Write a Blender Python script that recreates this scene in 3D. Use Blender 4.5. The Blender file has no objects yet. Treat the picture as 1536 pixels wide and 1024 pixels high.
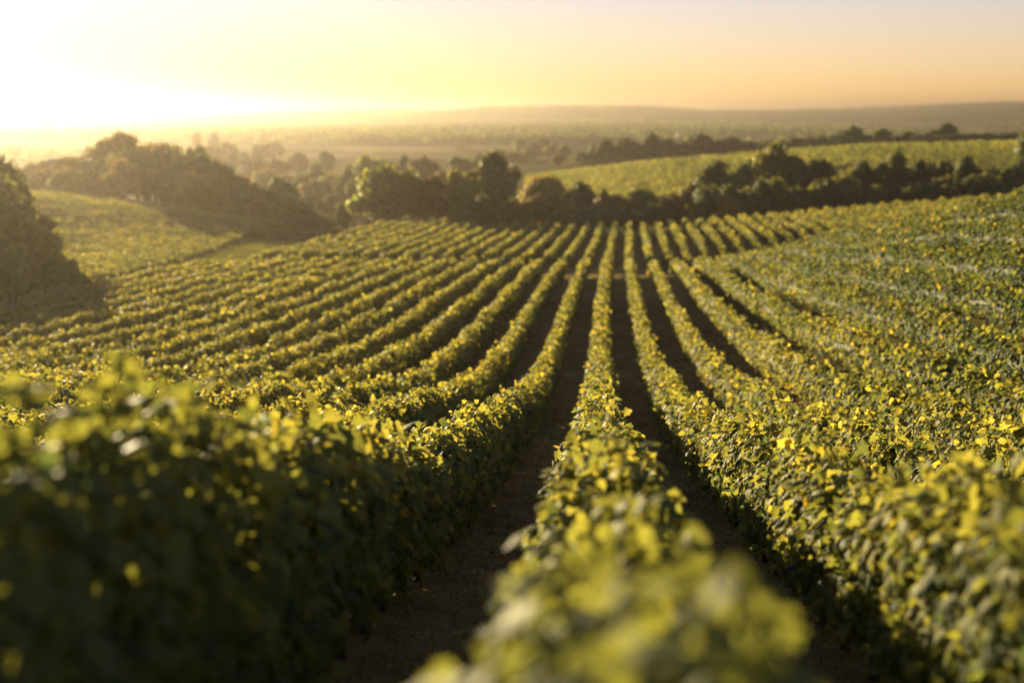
import bpy, math, random
import numpy as np
from mathutils import Vector, Matrix

random.seed(7)
RNG = np.random.default_rng(7)
SC = bpy.context.scene
COL = SC.collection

# ------------------------------------------------------------------ camera
F_PX = 2133.0                      # focal length in pixels of the 1536 px wide photograph (50 mm on 36 mm)
PITCH = math.radians(9.16)
YAW = math.radians(4.0)
cam_d = bpy.data.cameras.new('camera')
cam = bpy.data.objects.new('camera', cam_d)
COL.objects.link(cam)
cam_d.sensor_width = 36.0
cam_d.lens = 50.0
cam_d.clip_start = 0.05
cam_d.clip_end = 20000.0
cam.location = (0, 0, 0)
cam.rotation_euler = (math.radians(90) - PITCH, 0, YAW)
cam_d.dof.use_dof = True
cam_d.dof.focus_distance = 19.0
cam_d.dof.aperture_fstop = 0.8
SC.camera = cam

# ------------------------------------------------------------------ light, sky, exposure
SUN_AZ = math.radians(29.0)        # left of the row direction (+Y)
SUN_EL = math.radians(6.0)
sun_vec = Vector((-math.sin(SUN_AZ) * math.cos(SUN_EL), math.cos(SUN_AZ) * math.cos(SUN_EL), math.sin(SUN_EL)))
world = bpy.data.worlds.new('World')
SC.world = world
world.use_nodes = True
nt = world.node_tree
nt.nodes.clear()
w_out = nt.nodes.new('ShaderNodeOutputWorld')
w_bg = nt.nodes.new('ShaderNodeBackground')
w_sky = nt.nodes.new('ShaderNodeTexSky')
w_mix = nt.nodes.new('ShaderNodeMix')
w_sky.sky_type = 'NISHITA'
w_sky.sun_disc = False
w_sky.sun_elevation = SUN_EL
w_sky.sun_rotation = -SUN_AZ
w_sky.altitude = 100.0
w_sky.air_density = 1.1
w_sky.dust_density = 0.0
w_sky.ozone_density = 0.0
w_mix.data_type = 'RGBA'
w_mix.blend_type = 'MULTIPLY'
w_mix.inputs[0].default_value = 1.0
w_mix.inputs[7].default_value = (0.52, 0.52, 1.05, 1)     # warm evening white balance
w_bg.inputs['Strength'].default_value = 0.05
nt.links.new(w_sky.outputs[0], w_mix.inputs[6])
nt.links.new(w_mix.outputs[2], w_bg.inputs['Color'])
nt.links.new(w_bg.outputs[0], w_out.inputs['Surface'])

sun_d = bpy.data.lights.new('sun', 'SUN')
sun_d.energy = 4.1
sun_d.angle = math.radians(0.6)
sun_d.color = (1.0, 0.80, 0.47)
sun = bpy.data.objects.new('sun', sun_d)
COL.objects.link(sun)
sun.rotation_euler = (-sun_vec).to_track_quat('-Z', 'Y').to_euler()

SC.view_settings.view_transform = 'Standard'
SC.view_settings.look = 'None'
SC.view_settings.gamma = 1.0
SC.view_settings.exposure = 2.05

SC.render.engine = 'CYCLES'
cy = SC.cycles
cy.max_bounces = 7
cy.diffuse_bounces = 4
cy.glossy_bounces = 1
cy.transmission_bounces = 4
cy.transparent_max_bounces = 4
cy.volume_bounces = 0
cy.use_adaptive_sampling = True
cy.adaptive_threshold = 0.02
cy.use_denoising = True
cy.caustics_reflective = False
cy.caustics_refractive = False
cy.sample_clamp_indirect = 4.0

HAZE_DENSITY = 0.00027
HAZE_G = 0.76

# ------------------------------------------------------------------ helpers
def tag(o, label=None, cat=None, group=None, kind=None):
    if label: o['label'] = label
    if cat: o['category'] = cat
    if group: o['group'] = group
    if kind: o['kind'] = kind
    return o

def empty(name, loc, rz=0.0):
    o = bpy.data.objects.new(name, None)
    o.empty_display_size = 0.3
    o.location = loc
    o.rotation_euler = (0, 0, rz)
    COL.objects.link(o)
    return o

def link(name, me, parent=None, loc=None):
    o = bpy.data.objects.new(name, me)
    COL.objects.link(o)
    if parent: o.parent = parent
    if loc is not None: o.location = loc
    return o

def np_mesh(name, verts, tris, mats, attrs=None, mat_idx=None, smooth=False):
    """one mesh out of numpy arrays of triangles (or quads)"""
    me = bpy.data.meshes.new(name)
    verts = np.ascontiguousarray(verts, dtype=np.float32)
    tris = np.ascontiguousarray(tris, dtype=np.int32)
    nf, k = tris.shape
    me.vertices.add(len(verts))
    me.vertices.foreach_set('co', verts.ravel())
    me.loops.add(nf * k)
    me.loops.foreach_set('vertex_index', tris.ravel())
    me.polygons.add(nf)
    me.polygons.foreach_set('loop_start', np.arange(0, nf * k, k, dtype=np.int32))
    if smooth:
        me.polygons.foreach_set('use_smooth', np.ones(nf, dtype=bool))
    for m in mats: me.materials.append(m)
    if mat_idx is not None:
        me.polygons.foreach_set('material_index', np.ascontiguousarray(mat_idx, dtype=np.int32))
    me.update(calc_edges=True)
    for an, (dom, arr) in (attrs or {}).items():
        if arr.ndim == 2:
            a = me.attributes.new(an, 'FLOAT_COLOR', dom)
            a.data.foreach_set('color', np.ascontiguousarray(arr, dtype=np.float32).ravel())
        else:
            a = me.attributes.new(an, 'FLOAT', dom)
            a.data.foreach_set('value', np.ascontiguousarray(arr, dtype=np.float32))
    return me

def sstep(a, b, x):
    t = np.clip((x - a) / (b - a), 0, 1)
    return t * t * (3 - 2 * t)

_perm = RNG.permutation(4096)
_rv = RNG.random(4096)
def hash2(i, j):
    return _rv[(_perm[(i.astype(np.int64)) & 4095] + j.astype(np.int64) * 131) & 4095]
def noise2(x, y):
    xi, yi = np.floor(x), np.floor(y)
    fx, fy = x - xi, y - yi
    fx = fx * fx * (3 - 2 * fx); fy = fy * fy * (3 - 2 * fy)
    a = hash2(xi, yi); b = hash2(xi + 1, yi); c = hash2(xi, yi + 1); d = hash2(xi + 1, yi + 1)
    return (a * (1 - fx) + b * fx) * (1 - fy) + (c * (1 - fx) + d * fx) * fy     # 0..1

# ------------------------------------------------------------------ terrain height
ROW_TOP = 1.65
_py = np.array([-300, -60, -12, 0, 4, 7, 10.2, 13.5, 18.4, 26, 32, 41, 53, 64, 84, 100, 120, 142, 160, 185, 205, 216, 240, 290, 350, 420, 900, 9000], float)
_pz = 0.08 + np.array([1.5, 0.3, -1.6, -2.15, -3.08, -3.65, -4.2, -4.85, -5.8, -7.1, -8.05, -9.4, -10.7, -11.5, -12.5, -13.2, -14.25, -15.4, -16.1, -16.9, -17.35, -18.3, -20.8, -24.6, -27.2, -28, -28.5, -30], float)
def _hermite(xs, ys, x):
    h = np.diff(xs); dl = np.diff(ys) / h
    m = np.zeros_like(ys); m[0] = dl[0]; m[-1] = dl[-1]
    s = dl[:-1] * dl[1:] > 0
    w1 = 2 * h[1:] + h[:-1]; w2 = h[1:] + 2 * h[:-1]
    with np.errstate(divide='ignore', invalid='ignore'):
        mm = (w1 + w2) / (w1 / dl[:-1] + w2 / dl[1:])
    m[1:-1] = np.where(s, mm, 0)
    i = np.clip(np.searchsorted(xs, x) - 1, 0, len(h) - 1)
    t = np.clip((x - xs[i]) / h[i], 0, 1)
    t2, t3 = t * t, t * t * t
    return ys[i] * (2 * t3 - 3 * t2 + 1) + m[i] * h[i] * (t3 - 2 * t2 + t) + ys[i + 1] * (-2 * t3 + 3 * t2) + m[i + 1] * h[i] * (t3 - t2)

def ground(x, y):
    x = np.asarray(x, float); y = np.asarray(y, float)
    z = _hermite(_py, _pz, np.clip(y, -299, 8999))
    # spur rising on the right of the near block
    xe = np.clip(x, 0, 60)
    e = np.where(xe < 14, 0.27 * (np.sqrt((xe - 2.5) ** 2 + 1.0) + xe - 2.5) / 2 + 0.0086 * np.clip(xe - 2, 0, 99) ** 2 - 0.05, 4.31 + 6.2 * (1 - np.exp(-(xe - 14) * 0.616 / 6.2)))
    env = sstep(10, 50, y) * (1 - 0.38 * sstep(62, 100, y)) * (1 - sstep(102, 142, y))
    z = z + e * env
    z = z - 1.3 * np.exp(-((y - 140 - 0.3 * np.clip(x, 0, 40)) / 11) ** 2) * sstep(1, 12, x) * (1 - sstep(50, 70, x))
    # the far block tilts up to the right
    r = np.clip(x - 4, 0, 90)
    z = z + 0.085 * r * sstep(130, 178, y) * (1 - sstep(208, 330, y))
    # the field on the left, a touch higher than the block at its far side
    z = z + 6.2 * sstep(-34, -100, x) * sstep(140, 240, y) * (1 - sstep(255, 420, y))
    # hill with a field on the right beyond the wood
    cx = np.array([-90, -50, -18, 22, 48, 101, 153, 260, 500, 1000.]); ch = np.array([0, 1.5, 5.2, 9.8, 11.7, 15.2, 16.4, 16.5, 14, 6.])
    hh = np.interp(x * 560 / np.clip(y, 300, 900), cx, ch)
    z = z + hh * sstep(255, 570, y) * (1 - sstep(600, 1000, y))
    # rolling far country
    far = sstep(900, 2200, y)
    z = z + far * (noise2(x / 700 + 9, y / 600 + 3) - 0.5) * 9
    z = z + sstep(2600, 4600, y) * (26 + 16 * noise2(x / 1500 + 31, y / 1800 + 7)) 
    # hills to the right
    z = z + sstep(380, 1100, x - 0.06 * y) * sstep(1300, 2400, y) * (26 + 8 * noise2(x / 500 + 3, y / 700 + 1))
    # flat topped hill in the middle distance
    z = z + 9 * sstep(-620, -380, x) * (1 - sstep(60, 260, x)) * sstep(3300, 3900, y)
    # small unevenness
    z = z + (noise2(x * 0.9, y * 0.9) - 0.5) * 0.10 * (1 - sstep(150, 300, y))
    return z

def ray_x(px, y):
    """world x of the photograph column px at row-depth y"""
    return math.tan(math.atan((px - 768) / F_PX) - YAW) * y

# ------------------------------------------------------------------ materials
def new_mat(name):
    m = bpy.data.materials.new(name)
    m.use_nodes = True
    m.node_tree.nodes.clear()
    return m, m.node_tree.nodes, m.node_tree.links

def leaf_material(name, ramp, autumn_a, autumn_b, trans_gain, trans_fac=0.45, rough=0.55, obj_random=0.0, spec=0.035):
    m, N, L = new_mat(name)
    out = N.new('ShaderNodeOutputMaterial')
    at = N.new('ShaderNodeAttribute'); at.attribute_name = 'tint'
    au = N.new('ShaderNodeAttribute'); au.attribute_name = 'autumn'
    cr = N.new('ShaderNodeValToRGB')
    cr.color_ramp.elements[0].position = 0.0; cr.color_ramp.elements[0].color = (*ramp[0], 1)
    cr.color_ramp.elements[1].position = 1.0; cr.color_ramp.elements[1].color = (*ramp[2], 1)
    e = cr.color_ramp.elements.new(0.5); e.color = (*ramp[1], 1)
    ar = N.new('ShaderNodeValToRGB')
    ar.color_ramp.elements[0].position = 0.0; ar.color_ramp.elements[0].color = (*autumn_a, 1)
    ar.color_ramp.elements[1].position = 1.0; ar.color_ramp.elements[1].color = (*autumn_b, 1)
    mx = N.new('ShaderNodeMix'); mx.data_type = 'RGBA'
    L.new(at.outputs['Fac'], cr.inputs[0]); L.new(at.outputs['Fac'], ar.inputs[0])
    L.new(au.outputs['Fac'], mx.inputs[0]); L.new(cr.outputs[0], mx.inputs[6]); L.new(ar.outputs[0], mx.inputs[7])
    col = mx.outputs[2]
    if obj_random:
        oi = N.new('ShaderNodeObjectInfo')
        hs = N.new('ShaderNodeHueSaturation')
        mr = N.new('ShaderNodeMapRange'); mr.inputs[3].default_value = 0.5 - 0.010 * obj_random; mr.inputs[4].default_value = 0.5 + 0.02 * obj_random
        mv = N.new('ShaderNodeMapRange'); mv.inputs[3].default_value = 1 - 0.35 * obj_random; mv.inputs[4].default_value = 1 + 0.35 * obj_random
        L.new(oi.outputs['Random'], mr.inputs[0]); L.new(oi.outputs['Random'], mv.inputs[0])
        L.new(mr.outputs[0], hs.inputs['Hue']); L.new(mv.outputs[0], hs.inputs['Value'])
        L.new(col, hs.inputs['Color']); col = hs.outputs[0]
    pb = N.new('ShaderNodeBsdfPrincipled')
    pb.inputs['Roughness'].default_value = rough
    pb.inputs['Specular IOR Level'].default_value = spec
    tr = N.new('ShaderNodeBsdfTranslucent')
    tm = N.new('ShaderNodeMix'); tm.data_type = 'RGBA'; tm.blend_type = 'MULTIPLY'; tm.inputs[0].default_value = 1.0
    tm.inputs[7].default_value = (*trans_gain, 1)
    L.new(col, pb.inputs['Base Color']); L.new(col, tm.inputs[6]); L.new(tm.outputs[2], tr.inputs['Color'])
    ms = N.new('ShaderNodeMixShader'); ms.inputs[0].default_value = trans_fac
    L.new(pb.outputs[0], ms.inputs[1]); L.new(tr.outputs[0], ms.inputs[2])
    L.new(ms.outputs[0], out.inputs['Surface'])
    return m

M_VINE = leaf_material('vine_leaf', ((0.056, 0.088, 0.040), (0.185, 0.195, 0.050), (0.38, 0.335, 0.075)),
                       (0.46, 0.35, 0.030), (0.44, 0.27, 0.028), (1.75, 1.58, 0.80), 0.5)
M_TREE_DARK = leaf_material('dark_tree_leaf', ((0.034, 0.048, 0.020), (0.080, 0.098, 0.032), (0.16, 0.17, 0.042)),
                            (0.14, 0.09, 0.02), (0.16, 0.07, 0.015), (2.0, 1.8, 0.8), 0.42, 0.6, 1.0, 0.2)
M_TREE_OLIVE = leaf_material('olive_tree_leaf', ((0.080, 0.090, 0.026), (0.17, 0.172, 0.036), (0.26, 0.245, 0.05)),
                             (0.20, 0.13, 0.02), (0.2, 0.09, 0.02), (1.9, 1.75, 0.8), 0.45, 0.6, 1.0, 0.2)
M_TREE_OCHRE = leaf_material('ochre_tree_leaf', ((0.075, 0.058, 0.020), (0.17, 0.125, 0.030), (0.29, 0.20, 0.04)),
                             (0.24, 0.14, 0.02), (0.22, 0.09, 0.02), (1.9, 1.7, 0.8), 0.45, 0.6, 1.0, 0.2)

def wood_material(name, a, b, scale):
    m, N, L = new_mat(name)
    out = N.new('ShaderNodeOutputMaterial'); pb = N.new('ShaderNodeBsdfPrincipled')
    tc = N.new('ShaderNodeTexCoord'); mp = N.new('ShaderNodeMapping'); mp.inputs['Scale'].default_value = (scale, scale, scale * 0.15)
    no = N.new('ShaderNodeTexNoise'); no.inputs['Scale'].default_value = 4; no.inputs['Detail'].default_value = 6
    cr = N.new('ShaderNodeValToRGB')
    cr.color_ramp.elements[0].position = 0.3; cr.color_ramp.elements[0].color = (*a, 1)
    cr.color_ramp.elements[1].position = 0.7; cr.color_ramp.elements[1].color = (*b, 1)
    bp = N.new('ShaderNodeBump'); bp.inputs['Strength'].default_value = 0.6; bp.inputs['Distance'].default_value = 0.02
    L.new(tc.outputs['Object'], mp.inputs[0]); L.new(mp.outputs[0], no.inputs['Vector']); L.new(no.outputs['Fac'], cr.inputs[0])
    L.new(cr.outputs[0], pb.inputs['Base Color']); L.new(no.outputs['Fac'], bp.inputs['Height']); L.new(bp.outputs[0], pb.inputs['Normal'])
    pb.inputs['Roughness'].default_value = 0.9
    L.new(pb.outputs[0], out.inputs['Surface'])
    return m
M_BARK = wood_material('vine_bark', (0.035, 0.024, 0.016), (0.09, 0.065, 0.045), 12)
M_TRUNK = wood_material('tree_bark', (0.03, 0.024, 0.018), (0.08, 0.065, 0.05), 2)
M_POST = wood_material('post_wood', (0.16, 0.13, 0.10), (0.30, 0.25, 0.19), 10)

def ground_material():
    m, N, L = new_mat('ground_soil_and_grass')
    out = N.new('ShaderNodeOutputMaterial'); pb = N.new('ShaderNodeBsdfPrincipled')
    at = N.new('ShaderNodeAttribute'); at.attribute_name = 'cover'
    tc = N.new('ShaderNodeTexCoord')
    n1 = N.new('ShaderNodeTexNoise'); n1.inputs['Scale'].default_value = 1.3; n1.inputs['Detail'].default_value = 8; n1.inputs['Roughness'].default_value = 0.65
    n2 = N.new('ShaderNodeTexNoise'); n2.inputs['Scale'].default_value = 14; n2.inputs['Detail'].default_value = 6
    n3 = N.new('ShaderNodeTexNoise'); n3.inputs['Scale'].default_value = 0.06; n3.inputs['Detail'].default_value = 7
    for n in (n1, n2, n3): L.new(tc.outputs['Object'], n.inputs['Vector'])
    r1 = N.new('ShaderNodeMapRange'); r1.inputs[1].default_value = 0.3; r1.inputs[2].default_value = 0.7; r1.inputs[3].default_value = 0.55; r1.inputs[4].default_value = 1.4
    r2 = N.new('ShaderNodeMapRange'); r2.inputs[1].default_value = 0.3; r2.inputs[2].default_value = 0.7; r2.inputs[3].default_value = 0.6; r2.inputs[4].default_value = 1.4
    r3 = N.new('ShaderNodeMapRange'); r3.inputs[1].default_value = 0.3; r3.inputs[2].default_value = 0.7; r3.inputs[3].default_value = 0.7; r3.inputs[4].default_value = 1.3
    L.new(n1.outputs['Fac'], r1.inputs[0]); L.new(n2.outputs['Fac'], r2.inputs[0]); L.new(n3.outputs['Fac'], r3.inputs[0])
    a = N.new('ShaderNodeMath'); a.operation = 'MULTIPLY'; L.new(r1.outputs[0], a.inputs[0]); L.new(r2.outputs[0], a.inputs[1])
    b = N.new('ShaderNodeMath'); b.operation = 'MULTIPLY'; L.new(a.outputs[0], b.inputs[0]); L.new(r3.outputs[0], b.inputs[1])
    mx = N.new('ShaderNodeVectorMath'); mx.operation = 'SCALE'
    L.new(at.outputs['Color'], mx.inputs[0]); L.new(b.outputs[0], mx.inputs['Scale'])
    L.new(mx.outputs[0], pb.inputs['Base Color'])
    bp = N.new('ShaderNodeBump'); bp.inputs['Strength'].default_value = 0.8; bp.inputs['Distance'].default_value = 0.06
    L.new(a.outputs[0], bp.inputs['Height']); L.new(bp.outputs[0], pb.inputs['Normal'])
    pb.inputs['Roughness'].default_value = 1.0
    pb.inputs['Specular IOR Level'].default_value = 0.0
    L.new(pb.outputs[0], out.inputs['Surface'])
    return m
M_GROUND = ground_material()

# ------------------------------------------------------------------ the ground, one sheet to the horizon
def graded(lo, hi, step, far_lo, far_hi, grow):
    core = list(np.arange(lo, hi + 1e-6, step))
    up, s, v = [], step, hi
    while v < far_hi:
        s *= grow; v += s; up.append(min(v, far_hi))
    dn, s, v = [], step, lo
    while v > far_lo:
        s *= grow; v -= s; dn.append(max(v, far_lo))
    return np.array(sorted(set(dn + core + up)))
gx = graded(-60, 60, 0.6, -4800, 4800, 1.06)
gy = graded(-6, 215, 0.6, -250, 6400, 1.03)
GX, GY = np.meshgrid(gx, gy)
GZ = ground(GX, GY)

def cover_colour(x, y):
    soil = np.array([0.36, 0.242, 0.078]); dry = np.array([0.35, 0.265, 0.085])
    c = np.empty(x.shape + (3,))
    t = sstep(0.35, 0.65, noise2(x * 0.5 + 5, y * 0.16))[..., None]
    c[:] = soil * (1 - t) + dry * t
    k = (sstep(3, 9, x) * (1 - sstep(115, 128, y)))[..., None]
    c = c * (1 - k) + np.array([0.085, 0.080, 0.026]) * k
    grass = np.array([0.085, 0.088, 0.024]); straw = np.array([0.20, 0.155, 0.06]); green = np.array([0.085, 0.095, 0.03])
    # grassy headland left of the block, and everything beyond it
    k = (1 - (1 - sstep(-35.0, -36.0, x)) * (1 - sstep(206, 210, y)) * (1 - sstep(58, 62, x)))[..., None]
    t = noise2(x / 16 + 40, y / 22 + 11)[..., None]
    c = c * (1 - k) + (grass * (1 - t) + np.array([0.095, 0.092, 0.026]) * t) * k
    # crossing grass track between the blocks
    k = (np.exp(-((y - track_y(x)) / 2.6) ** 2) * (np.abs(x) < 60))[..., None]
    c = c * (1 - k) + np.array([0.22, 0.140, 0.054]) * k
    # vineyard field on the hill to the right, pale meadow below it
    k = (sstep(300, 330, y) * (1 - sstep(560, 600, y)) * sstep(-60, -20, x))[..., None]
    st = 0.5 + 0.5 * np.sin((x * 0.8 + y * 0.25) * 0.9)
    t = np.clip(0.5 * noise2(x / 14, y / 40) + 0.75 * st - 0.1, 0, 1)[..., None]
    c = c * (1 - k) + (np.array([0.100, 0.105, 0.012]) * (1 - t) + np.array([0.235, 0.200, 0.018]) * t) * k
    # patchwork of far fields
    k = sstep(600, 660, y)[..., None]
    yy = np.log(np.clip(y, 300, 9000)) * 9.0; xx = x / np.clip(y, 300, 9000) * 11 + 0.25 * np.sin(yy * 1.7)
    h = hash2(np.floor(xx + 0.35 * hash2(np.floor(yy), np.floor(yy) * 0 + 3) * 7), np.floor(yy))[..., None]
    f = np.where(h < 0.28, green, np.where(h < 0.5, grass, np.where(h < 0.66, np.array([0.16, 0.12, 0.05]), np.where(h < 0.84, straw * 0.9, np.array([0.24, 0.19, 0.08])))))
    c = c * (1 - k) + f * k
    for (pa_, pb_, ya, yb) in ((515, 682, 1040, 1200), (702, 775, 1120, 1290), (495, 545, 1420, 1640), (380, 460, 1250, 1400), (600, 690, 1800, 2300), (430, 520, 2100, 2600)):
        xa = math.tan(math.atan((pa_ - 768) / F_PX) - YAW) * y; xb = math.tan(math.atan((pb_ - 768) / F_PX) - YAW) * y
        k = ((x > xa) & (x < xb) & (y > ya) & (y < yb))[..., None]
        c = np.where(k, np.array([0.36, 0.28, 0.095]), c)
    wood = (sstep(0.62, 0.70, noise2(x / 260 + 77, y / 420 + 5)) * sstep(1300, 1700, y))[..., None]
    c = c * (1 - wood) + np.array([0.045, 0.045, 0.022]) * wood
    return c

def track_y(x):
    return 133 + 0.75 * np.clip(np.asarray(x, float), 0, 36)

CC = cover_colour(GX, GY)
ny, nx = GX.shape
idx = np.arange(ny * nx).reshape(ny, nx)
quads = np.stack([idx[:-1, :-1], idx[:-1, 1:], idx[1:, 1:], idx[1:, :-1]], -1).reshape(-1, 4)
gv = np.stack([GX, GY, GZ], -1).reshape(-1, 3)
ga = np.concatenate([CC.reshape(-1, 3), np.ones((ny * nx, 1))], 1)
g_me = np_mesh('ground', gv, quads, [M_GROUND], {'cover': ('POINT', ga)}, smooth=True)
tag(link('ground', g_me), 'brown soil, grass and far fields rolling to the horizon', None, None, 'structure')

# ------------------------------------------------------------------ vine leaves
def leaf_template(lod):
    """unit leaf: petiole at origin, tip along +y, width about 1; returns verts, tris"""
    if lod == 0:
        half = [(0.10, -0.10), (0.38, -0.14), (0.52, 0.10), (0.40, 0.26), (0.50, 0.52), (0.24, 0.60)]
        pts = [(0, 0.02)] + half + [(0.0, 0.98)] + [(-a, b) for a, b in reversed(half)]
        v = [(a, b, -0.55 * abs(a) ** 1.5 - 0.22 * max(0, b - 0.35) ** 1.3 + 0.05 * math.sin(9 * b + 4 * a)) for a, b in pts]
        v.append((0, 0.38, 0.05))
        c = len(v) - 1
        t = [(c, i, (i + 1) % c) for i in range(c)]
    elif lod == 1:
        v = [(0, -0.05, 0.04), (0.48, 0.02, -0.14), (0.44, 0.52, -0.2), (0, 0.95, -0.12), (-0.44, 0.52, -0.2), (-0.48, 0.02, -0.14)]
        t = [(0, 1, 2), (0, 2, 3), (0, 3, 4), (0, 4, 5)]
    else:
        v = [(0, -0.1, 0.05), (0.5, 0.4, -0.15), (0, 0.95, 0.0), (-0.5, 0.4, -0.15)]
        t = [(0, 1, 2), (0, 2, 3)]
    return np.array(v, float), np.array(t, int)
LEAF = [leaf_template(0), leaf_template(1), leaf_template(2)]

def unit(v):
    return v / np.maximum(np.linalg.norm(v, axis=1, keepdims=True), 1e-9)

def place_leaves(pos, nrm, tdir, size, lod, tint, autumn):
    V, T = LEAF[lod]
    n = unit(nrm)
    t = unit(tdir - n * np.sum(tdir * n, 1, keepdims=True))
    b = np.cross(t, n)
    P = pos[:, None, :] + size[:, None, None] * (V[None, :, 0:1] * b[:, None, :] + V[None, :, 1:2] * t[:, None, :] + V[None, :, 2:3] * n[:, None, :])
    F = T[None] + (np.arange(len(pos)) * len(V))[:, None, None]
    return P.reshape(-1, 3), F.reshape(-1, 3), np.repeat(tint, len(T)), np.repeat(autumn, len(T))

def wave1(seed, y, period):
    return noise2(y / period + seed * 17.3, np.full_like(y, seed * 3.7))

def foliage(seed, path, bands, wid=0.35, zlo=0.30, zhi=1.52, autumn_gain=1.0, bump=None, top_shoots=1.0, core=0.34):
    """leaves and dark light-blocking tube of one vine row. path(s) -> x, y, tangent angle; bands: (s0, s1, per metre, leaf size, lod)"""
    rng = np.random.default_rng(1000 + seed)
    VV, FF, TT, AA = [], [], [], []
    off = 0
    def add(pack):
        nonlocal off
        P, F, t, a = pack
        VV.append(P); FF.append(F + off); TT.append(t); AA.append(a); off += len(P)
    for (s0, s1, per, size, lod) in bands:
        n = int((s1 - s0) * per)
        if n <= 0: continue
        s = rng.uniform(s0, s1, n)
        wf = 0.78 + 0.5 * wave1(seed, s, 0.75)
        hf = -0.24 + 0.38 * wave1(seed + 50, s, 0.8) + 0.26 * (wave1(seed + 90, s, 4.0) - 0.5)
        if bump is not None: hf = hf + bump(s)
        gap = wave1(seed + 130, s, 1.3) < 0.13
        phi = np.radians(rng.uniform(-48, 228, n))
        rr = 1.0 - 0.42 * rng.random(n) ** 1.7 + rng.normal(0, 0.07, n)
        ex = 0.62
        cw = np.sign(np.cos(phi)) * np.abs(np.cos(phi)) ** ex
        sw = np.sign(np.sin(phi)) * np.abs(np.sin(phi)) ** ex
        # lumps along and around the canopy
        lump = 0.86 + 0.30 * noise2(s * 1.9 + seed * 7, phi * 1.6 + seed)
        hh = (zhi - zlo) / 2
        zc = (zhi + zlo) / 2
        lat = wid * wf * cw * rr * lump
        z = zc + (hh + 0.5 * hf) * sw * np.where(sw > 0, rr * (0.93 + 0.07 * lump), rr) + 0.5 * hf
        z = np.where(gap, zlo + (z - zlo) * 0.70, z)
        # shoots standing above the hedge line
        ns = int(0.05 * n * top_shoots)
        if ns:
            q = rng.choice(n, ns, replace=False)
            s_sh = np.round(s[q] / 0.31) * 0.31 + rng.normal(0, 0.04, ns)
            hgt = rng.random(ns)
            s = s.copy(); s[q] = s_sh
            lat[q] = rng.normal(0, wid * 0.45, ns) * 0.7
            z[q] = zhi + hf[q] - 0.05 + hgt * 0.24 * (0.4 + hash2(np.floor(s_sh * 3), np.full(ns, seed)))
        x0, y0, ta = path(s)
        ca, sa = np.cos(ta), np.sin(ta)       # tangent direction (ca, sa); lateral is (sa, -ca)
        X = x0 + lat * sa + rng.normal(0, 0.01, n); Y = y0 - lat * ca
        Z = ground(X, Y) * 0 + ground(x0, y0) + z
        on = np.stack([np.cos(phi) * sa, -np.cos(phi) * ca, np.sin(phi) * 0.8 + 0.25], 1)
        nr = unit(on) + rng.normal(0, 0.52, (n, 3))
        td = rng.normal(0, 0.7, (n, 3)); td[:, 2] -= 0.75
        sz = size * rng.uniform(0.62, 1.28, n)
        hn = noise2(X * 0.35 + 3, Y * 0.22 + 8)
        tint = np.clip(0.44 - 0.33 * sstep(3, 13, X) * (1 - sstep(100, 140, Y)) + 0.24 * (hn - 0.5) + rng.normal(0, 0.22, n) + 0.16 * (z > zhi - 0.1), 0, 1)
        pa = 0.014 + 0.13 * np.clip(X / 18, 0, 1) * sstep(0.35, 0.8, noise2(X * 0.45, Y * 0.45 + 60)) + 0.05 * sstep(0.6, 0.9, noise2(X * 0.3 + 9, Y * 0.3))
        au = (rng.random(n) < pa * autumn_gain) * rng.uniform(0.5, 1, n) * sstep(6, 12, Y)
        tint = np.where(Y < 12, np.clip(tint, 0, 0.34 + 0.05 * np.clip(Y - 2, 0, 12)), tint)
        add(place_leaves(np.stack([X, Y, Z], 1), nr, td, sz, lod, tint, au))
    # dark inner tube added to block light and sight through the row
    s0, s1 = bands[0][0], bands[-1][1]
    m = max(3, int((s1 - s0) / 0.7))
    s = np.linspace(s0, s1, m)
    x0, y0, ta = path(s)
    gz = ground(x0, y0)
    K = 8
    ang = np.linspace(0, 2 * math.pi, K, endpoint=False)
    wf = core + 0.22 * wave1(seed, s, 0.75) + 0.06 * sstep(25, 60, s)
    hb = bump(s) if bump is not None else np.zeros(m)
    zc = (zhi + zlo) / 2 + hb * 0.5 - 0.02; hh = (zhi - zlo) / 2 * 0.80 + hb * 0.5
    taper = np.clip(np.minimum(s - s0, s1 - s) / 0.7, 0.05, 1)
    jit = 0.85 + 0.3 * rng.random((m, K))
    lat = np.cos(ang)[None] * (wid * wf * taper)[:, None] * jit
    zz = zc[:, None] - 0.15 + np.sin(ang)[None] * (0.78 * hh * (0.4 + 0.6 * taper))[:, None] * (0.92 + 0.1 * rng.random((m, K)))
    PX = x0[:, None] + lat * np.sin(ta)[:, None]; PY = y0[:, None] - lat * np.cos(ta)[:, None]; PZ = gz[:, None] + zz
    P = np.stack([PX, PY, PZ], -1).reshape(-1, 3)
    ii = np.arange(m - 1)[:, None] * K; jj = np.arange(K)[None]; j2 = (jj + 1) % K
    a, b, c, d = ii + jj, ii + j2, ii + K + j2, ii + K + jj
    F = np.concatenate([np.stack([a, b, c], -1).reshape(-1, 3), np.stack([a, c, d], -1).reshape(-1, 3)])
    add((P, F, rng.uniform(0.05, 0.3, len(F)), np.zeros(len(F))))
    return np.concatenate(VV), np.concatenate(FF), np.concatenate(TT), np.concatenate(AA)

def lod_bands(s0, s1, dist_of_s=None):
    """leaf size and density by distance from the viewer"""
    edges = [(-50, 9, 800, 0.108, 0), (9, 26, 800, 0.108, 0), (26, 42, 520, 0.13, 1), (42, 70, 330, 0.15, 2), (70, 110, 190, 0.19, 2), (110, 160, 110, 0.26, 2), (160, 400, 80, 0.32, 2)]
    out = []
    for a, b, per, size, lod in edges:
        lo, hi = max(a, s0), min(b, s1)
        if hi > lo: out.append((lo, hi, per, size, lod))
    return out

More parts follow.
